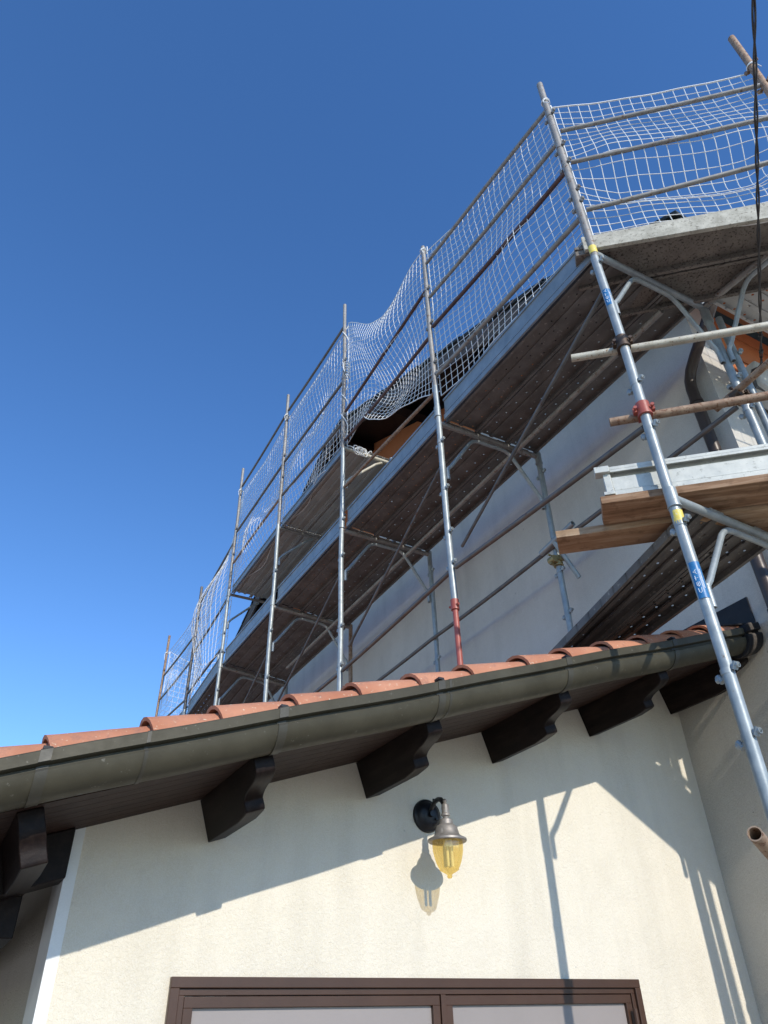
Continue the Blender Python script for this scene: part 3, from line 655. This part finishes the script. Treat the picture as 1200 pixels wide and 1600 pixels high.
# ------------------------------------------------------------------ steel decks resting on the transoms
def deck(label, c00, c10, c11, c01, npan, mat, ribs=2, group='steel walk decks lying on the scaffold transoms', name='steel_deck', rise=.052, hook=True, fl=.05):
    """c00..c01 corners of the bearing surface; panels run from edge 00-10 to edge 01-11"""
    c00, c10, c11, c01 = map(Vector, (c00, c10, c11, c01))
    cc = (c00+c10+c11+c01)/4
    root = empty(name, cc, label, 'deck', group)
    for i in range(npan):
        a0, a1 = i/npan+.006, (i+1)/npan-.006
        b = MB(); L0 = c00.lerp(c10, a0); L1 = c00.lerp(c10, a1); F0 = c01.lerp(c11, a0); F1 = c01.lerp(c11, a1)
        up_ = Vector((0, 0, 1)); t = rise
        wv = (L1-L0); wl = wv.length; wu = wv.normalized()
        def bar(s0, s1, z0, z1):
            A0 = L0+wu*s0; A1 = L0+wu*s1; B0 = F0+(F1-F0).normalized()*s0; B1 = F0+(F1-F0).normalized()*s1
            b.hexa([A0+up_*z0, A1+up_*z0, B1+up_*z0, B0+up_*z0], [A0+up_*z1, A1+up_*z1, B1+up_*z1, B0+up_*z1])
        bar(0, wl, t-.002, t)
        bar(0, .003, t-fl, t-.0021); bar(wl-.003, wl, t-fl, t-.0021); bar(.003, .022, t-fl, t-fl+.003); bar(wl-.022, wl-.003, t-fl, t-fl+.003)
        for r_ in range(ribs):
            m_ = wl*(r_+1)/(ribs+1); bar(m_-.017, m_-.014, t-.016, t-.0021); bar(m_+.014, m_+.017, t-.016, t-.0021); bar(m_-.014, m_+.014, t-.016, t-.0135)
        b.build('deck_panel', mat, root, smooth=0)
    return root
x0, x1 = XO+.065, XI-.02
names = ['brown perforated steel decking of the bay nearest the corner pole', 'perforated steel decking just left of the red-footed pole', 'perforated steel decking under the near half of the raised platform', 'perforated steel decking under the far half of the raised platform', 'dark steel decking left of the raised platform, beside the bunched net', 'farthest steel decking by the end netting, low behind the tiles']
for k in range(6):
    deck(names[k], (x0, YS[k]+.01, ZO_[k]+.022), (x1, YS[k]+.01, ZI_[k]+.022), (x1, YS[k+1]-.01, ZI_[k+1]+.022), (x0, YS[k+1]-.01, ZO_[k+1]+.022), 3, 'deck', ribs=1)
for k, lb in ((2, 'grey raised steel platform, the half nearer the coiled rope'), (3, 'grey raised steel platform, the half farther from the coiled rope')):
    deck(lb, (x0, YS[k]+.01, UZ[k]+.02), (XI-.42, YS[k]+.01, UZ[k]+.02), (XI-.42, YS[k+1]-.01, UZ[k+1]+.02), (x0, YS[k+1]-.01, UZ[k+1]+.02), 2, 'deck_plain')
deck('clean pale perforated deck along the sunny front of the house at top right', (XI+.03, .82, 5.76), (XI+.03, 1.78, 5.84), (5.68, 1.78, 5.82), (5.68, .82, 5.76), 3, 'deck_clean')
# sloping ramp deck behind the planks
deck('dark perforated steel ramp sloping down to the red tiles', (2.85, 1.86, 3.715), (3.43, 1.86, 3.675), (3.43, 3.35, 3.475), (2.85, 3.35, 3.325), 2, 'deck_ramp', ribs=2, rise=.05)
# corner platform boards run diagonally from A to B
def diagpt(c, s, z): return Vector(((c+s)/2, (c-s)/2, z))     # c = x+y, s = x-y
def corner_board(c0, c1, s0, s1, z0, z1, th, name, mat, label, cat, group=None, ribs=False):
    b = MB()
    lo = [diagpt(c0, s0, z0), diagpt(c0, s1, z1), diagpt(c1, s1, z1), diagpt(c1, s0, z0)]
    hi = [q+Vector((0, 0, th)) for q in lo]; b.hexa(lo, hi)
    if ribs:
        for cc in (c0+.012, c1-.055):
            b.hexa([diagpt(cc, s0, z0-.05), diagpt(cc, s1, z1-.05), diagpt(cc+.035, s1, z1-.05), diagpt(cc+.035, s0, z0-.05)], [diagpt(cc, s0, z0-.001), diagpt(cc, s1, z1-.001), diagpt(cc+.045, s1, z1-.001), diagpt(cc+.045, s0, z0-.001)])
    o = b.build(name, mat, None, smooth=0, bevel=.003)
    return tag(o, label, cat, group)
corner_board(4.52, 4.98, .70, 3.10, 5.86, 5.74, .03, 'corner_board', 'deck_dusty', 'mortar-stained board across the scaffold corner, the outer one nearest the netting', 'board', 'boards across the scaffold corner', True)
corner_board(4.99, 5.45, 1.10, 2.75, 5.86, 5.78, .03, 'corner_board', 'deck_dusty', 'mortar-stained board across the scaffold corner, the inner one nearest the house', 'board', 'boards across the scaffold corner', True)
b = MB(); q0, q1 = diagpt(4.515, .78, 0), diagpt(4.515, 3.15, 0)
b.hexa([Vector((q0.x, q0.y, 5.80)), Vector((q1.x, q1.y, 5.57)), Vector((q1.x-.02, q1.y-.02, 5.57)), Vector((q0.x-.02, q0.y-.02, 5.80))], [Vector((q0.x, q0.y, 5.94)), Vector((q1.x, q1.y, 5.74)), Vector((q1.x-.02, q1.y-.02, 5.74)), Vector((q0.x-.02, q0.y-.02, 5.94))])
tag(b.build('toe_plank', 'dusty_edge', None, smooth=0, bevel=.003), 'pale mortar-dusted toe board on edge at the bottom of the right-hand netting', 'board')
# timber planks
gp = 'timber planks across the lower scaffold corner'
corner_board(4.565, 4.855, .385, 3.2, 3.800, 3.735-.045, .046, 'timber_plank', 'plank', 'brown timber plank right under the steel channel beam', 'plank', gp)
corner_board(4.865, 5.12, .02, 3.1, 3.775, 3.68, .046, 'timber_plank', 'plank2', 'paler timber plank that sticks out farthest to the left', 'plank', gp)
corner_board(5.13, 5.40, 1.45, 2.9, 3.725, 3.68, .046, 'timber_plank', 'plank2', 'timber plank tucked innermost, ending at the scaffold transom', 'plank', gp)
# steel channel beam standing on the outer plank
bm = empty('channel_beam', diagpt(4.60, 1.2, 3.85), 'shiny galvanised channel beam lying on the brown timber plank', 'beam')
def dstrip(b, c0, c1, s0, s1, h0, h1):
    z = lambda s: 3.853-.039*(s-.45)
    b.hexa([diagpt(c0, s0, z(s0)+h0), diagpt(c0, s1, z(s1)+h0), diagpt(c1, s1, z(s1)+h0), diagpt(c1, s0, z(s0)+h0)], [diagpt(c0, s0, z(s0)+h1), diagpt(c0, s1, z(s1)+h1), diagpt(c1, s1, z(s1)+h1), diagpt(c1, s0, z(s0)+h1)])
b = MB(); s0, s1 = .50, 3.2
dstrip(b, 4.640, 4.648, s0, s1, .0, .165)
dstrip(b, 4.585, 4.648, s0, s1, .166, .186); dstrip(b, 4.585, 4.592, s0, s1, .150, .166)
dstrip(b, 4.618, 4.640, s0, s1, .035, .039); dstrip(b, 4.618, 4.640, s0, s1, .125, .129); dstrip(b, 4.612, 4.6395, s0, s1, .040, .124)
dstrip(b, 4.592, 4.6395, s0, s1, .0, .030)
b.build('channel', 'beam', bm, smooth=0, bevel=.0015)
b = MB(); dstrip(b, 4.60, 4.66, s0-.055, s0-.002, .02, .15); dstrip(b, 4.57, 4.65, s0-.11, s0-.002, .15, .19); dstrip(b, 4.57, 4.66, s0-.08, s0-.002, -.0, .02)
b.build('end_bracket', 'beam', bm, smooth=0, bevel=.002)

# ------------------------------------------------------------------ debris nets
def interp(tab, u):
    for (a, va), (b_, vb) in zip(tab, tab[1:]):
        if u <= b_: return va+(vb-va)*max(0, (u-a))/(b_-a) if b_ > a else va
    return tab[-1][1]
def smooth_interp(tab, u):
    return (interp(tab, max(0, u-.05))+2*interp(tab, u)+interp(tab, min(1, u+.05)))/4
def net(label, fn, nu, nv, r=.0029, mat='net', edge=.0055, sub=2, ties=()):
    b = MB(); rr_ = random.Random(len(label))
    for (tx, ty, tz) in ties:      # lashings round the poles
        pts = []
        for i in range(34):
            a = i*.52; pts.append((tx+math.cos(a)*.033, ty+math.sin(a)*.033, tz+.010*math.sin(i*.37)+.0008*i))
        b.tube(pts, .0042, 5)
        q = fn(0.0 if math.hypot(fn(0, 1).x-tx, fn(0, 1).y-ty) < math.hypot(fn(1, 1).x-tx, fn(1, 1).y-ty) else 1.0, 1)
        b.tube([(tx+.03, ty, tz), ((q.x+tx)/2+.02, (q.y+ty)/2, (q.z+tz)/2-.015), q], .004, 5)
        b.tube([(tx-.03, ty-.02, tz+.01), (tx-.05, ty-.05+.04*rr_.random(), tz-.05), (tx-.04, ty-.06, tz-.11-.06*rr_.random())], .0035, 5)
    for i in range(nu+1):
        pts = [fn(i/nu, j/(nv*sub)) for j in range(nv*sub+1)]
        b.tube(pts, r if 0 < i < nu else edge, 4, cap=False)
    for j in range(nv+1):
        pts = [fn(i/(nu*sub), j/nv) for i in range(nu*sub+1)]
        b.tube(pts, r if 0 < j < nv else edge, 4, cap=False)
    return tag(b.build('safety_net', mat, None, smooth=0), label, 'net', 'white debris nets tied inside the scaffold guard rails')
def run_net(k, top, bot, seed, amp=.05, bunch=None, x=XO+.035):
    ya, yb_ = YS[k], YS[k+1]
    def fn(u, v_):
        zt = smooth_interp(top, u); zb_ = smooth_interp(bot, u)
        h = zb_+(zt-zb_)*v_
        uu = u
        y = ya+(yb_-ya)*uu
        e = math.sin(math.pi*min(1, max(0, u)))
        n1 = noise.noise(Vector((u*2.3+seed, v_*2.6, seed*1.3))); n2 = noise.noise(Vector((u*6+seed*2, v_*7, 3.1)))
        dx = (amp*e*(n1*1.6+.5*math.sin(v_*math.pi*3+seed))+.012*n2)*(1-v_**5)
        dz = -.07*e*math.sin(math.pi*v_)*(.5+n1)
        dy = .03*n2*e
        q = Vector((x+.02+dx, y+dy, h+dz))
        if bunch: q = bunch(u, v_, q)
        return q
    return fn
net('white net of the long side between the corner pole and the red-footed pole', run_net(0, [(0, 7.84), (.3, 7.93), (.7, 8.05), (1, 8.33)], [(0, 5.97), (.5, 6.05), (1, 6.18)], 1.3, .055), 24, 24, ties=((XO, YS[0], 7.82), (XO, YS[1], 8.27)))
def b2(u, v_, q):
    return q+Vector((.10*math.sin(v_*6)*math.sin(math.pi*u), 0, 0))
net('white net that sags deeply at its top, right of the coiled rope', run_net(1, [(0, 8.40), (.1, 8.45), (.2, 8.42), (.35, 8.27), (.5, 8.27), (.67, 8.5), (.83, 8.86), (1, 9.25)], [(0, 6.22), (.2, 6.50), (.36, 6.60), (.46, 6.60), (.52, 6.66), (.68, 6.95), (.72, 7.12), (.85, 7.15), (1, 7.1)], 4.1, .07, b2), 28, 24)
net('white net of the raised platform half nearer the coiled rope', run_net(2, [(0, 9.18), (.5, 9.13), (1, 9.22)], [(0, 7.06), (1, 7.20)], 7.7, .10), 24, 22, ties=((XO, YS[3], 9.2),))
net('white net of the raised platform half farther from the coiled rope', run_net(3, [(0, 9.24), (.5, 9.1), (1, 9.24)], [(0, 7.20), (1, 7.22)], 2.2, .14), 24, 22, ties=((XO, YS[4], 9.2),))
def b5(u, v_, q):
    return q+Vector((-.26*math.sin(math.pi*min(1, u*1.25))*math.sin(math.pi*min(1, .15+v_*.85)), .15*math.sin(math.pi*u)*math.sin(v_*5), 0))
net('bunched white net dropping steeply beside the end of the raised platform', run_net(4, [(0, 9.28), (.06, 9.0), (.16, 8.55), (.32, 8.2), (.6, 7.98), (1, 7.92)], [(0, 6.25), (.5, 6.05), (1, 6.0)], 5.5, .12, b5), 24, 24)
net('white net of the last bay at the far left of the scaffolding', run_net(5, [(0, 7.92), (.5, 7.86), (1, 7.94)], [(0, 5.98), (1, 6.05)], 6.4, .09), 22, 19, ties=((XO, YS[5], 7.88), (XO, YS[6], 7.86)))
def endnet(u, v_):
    x = XO+.05+(XI-XO-.05)*u; zt = 7.90-.13*math.sin(math.pi*u); zb_ = 5.98
    return Vector((x, YS[6]+.05*math.sin(v_*5+u*3), zb_+(zt-zb_)*v_))
net('small white net closing the far left end of the scaffolding, square to the others', endnet, 10, 18)
def cornernet(u, v_):
    a = Vector((XO+.02, YS[0]-.0, 0)); b_ = Vector((XI+.0, .77, 0)); q = a.lerp(b_, u)
    nin = Vector((.7071, .7071, 0))
    zt = 7.83-.40*u-.02*math.sin(math.pi*u); zb_ = 5.86-.19*u
    # resting against rails: narrow pinch just under the second rail
    n1 = noise.noise(Vector((u*2.2, v_*2, 9.1))); n2 = noise.noise(Vector((u*6, v_*7, 2.1)))
    e = min(1, math.sin(math.pi*min(1, max(0, u)))*1.6)
    bulge = .17*math.exp(-((v_-.40)/.10)**2)*e+.05*math.sin(v_*9)*e
    z = zb_+(zt-zb_)*v_ - .07*math.exp(-((v_-.34)/.10)**2)*e
    q = q+nin*(.035+bulge+.05*n1*e); q.z = z+.012*n2
    return q
net('big-meshed white net across the scaffold corner at top right', cornernet, 19, 22, .0032, edge=.0075, ties=((XI, .77, 7.43),))
# the next net on the sunny front, just entering on the right
def frontnet(u, v_):
    x = XI+.04+1.9*u; y = .80+.05*math.sin(v_*6+u*4)*math.sin(math.pi*u)
    return Vector((x, y, 5.66+1.84*v_-.05*math.sin(math.pi*u)*v_))
net('white net of the sunny front, cut by the right edge of the picture', frontnet, 18, 18, .0031)
for za, zb_ in ((7.16, 7.1), (6.72, 6.65), (6.2, 6.15)):
    q = MB(); q.tube([(XI, .775, za), (5.7, .775, zb_)], .0175, 10); q.build('guard_rail', 'rust_pale', scaf)
# rope coil on the raised platform, and rope wound round its pole
rp = MB(); pts = []
c0 = Vector((XO+.16, YS[2]-.03, UZ[2]-.02))
for i in range(120):
    a = i*.30; rr = .055+.018*math.sin(i*.21)
    pts.append(c0+Vector((math.cos(a)*rr+.0007*i, -.03+.02*math.sin(i*.5), math.sin(a)*rr*.9)))
rp.tube(pts, .0055, 6)
pts = [Vector((XO+.05, YS[2]-.04, UZ[2]+.02))]
for i in range(28): pts.append(Vector((XO+.06+i*.011, YS[2]-.02+.014*math.sin(i*.9), UZ[2]+.036+.022*math.sin(i*.8))))
rp.tube(pts, .0055, 6)
tag(rp.build('rope_coil', 'net', None, smooth=60), 'white rope coiled over the lit tube end of the raised platform', 'rope')
rp = MB(); pts = []
for i in range(150):
    t = i/149; z = 9.15-2.05*t; a = t*26+1.5*math.sin(t*9)
    rr = .031+.010*abs(math.sin(t*17)); pts.append(Vector((XO+rr*math.cos(a)+.012, YS[2]+rr*math.sin(a)*.8-.01, z)))
rp.tube(pts, .006, 6)
pts = []
for i in range(60):
    t = i/59; z = 8.45-.3*t; a = t*40; pts.append(Vector((XO+.03+.03*math.cos(a), YS[2]-.02+.035*math.sin(a), z)))
rp.tube(pts, .006, 6)
tag(rp.build('tied_rope', 'net', None, smooth=60), 'white rope wound down the pole above the rope coil', 'rope')

# ------------------------------------------------------------------ overhead cable and its wall box
Hp = Vector((4.24, 1.83, 5.55)); Qp = Vector((2.30, .31, 5.57))
# end and direction of the line in plain coordinates (hangs from the house corner to a mast behind the camera)
cb = MB()
def twist(a, b_, n, rad, turns, ph, r):
    d = (b_-a); u = d.normalized(); o1 = u.orthogonal().normalized(); o2 = u.cross(o1); pts = []
    for i in range(n+1):
        t = i/n; an = turns*2*math.pi*t+ph; pts.append(a+d*t+(o1*math.cos(an)+o2*math.sin(an))*rad)
    cb.tube(pts, r, 6)

far = Hp+(Qp-Hp)*5.5+Vector((0, 0, .25))
twist(Hp, far, 420, .0065, 26, 0, .0058); twist(Hp, far, 420, .0065, 26, math.pi, .0058)
for t_, L in ((.0, .02), (.012, .012)):
    c = Hp.lerp(far, t_+.004); d = (far-Hp).normalized(); cb.tube([c, c+d*L], .016, 10)
o = cb.build('overhead_cable', 'cable', None, smooth=60)
tag(o, 'twisted black overhead cable running from the house to the top right of the picture', 'cable')
jb = empty('cable_box', (4.5, 2.0, 5.50), 'pale grey terminal box on the sunny house front where the twisted cable ends', 'box')
b = MB(); b.hexa([(4.30, 1.93, 5.42), (4.72, 1.93, 5.36), (4.72, 2.10, 5.36), (4.30, 2.10, 5.42)], [(4.28, 1.90, 5.62), (4.72, 1.90, 5.66), (4.72, 2.10, 5.66), (4.28, 2.10, 5.62)])
b.build('box_body', 'box', jb, smooth=0, bevel=.02)
b = MB()
for i in range(5):
    o_ = .018*(i-2)
    pts = [Hp+Vector((0, 0, -.0)), Hp+Vector((-.02+o_*.3, .01, -.08)), Vector((4.16+o_*.6, 1.90, 5.42+o_)), Vector((4.20+o_*.5, 1.93, 5.32+.5*o_)), Vector((4.32+o_, 1.96, 5.40-.03))]
    sm = []
    for a, c in zip(pts, pts[1:]): sm += [a.lerp(c, t/4) for t in range(4)]
    b.tube(sm+[pts[-1]], .006, 6)
b.build('lead_wires', 'cable', jb)

# small stains and screw holes on the walls belong to the walls
print('objects', len(bpy.data.objects))
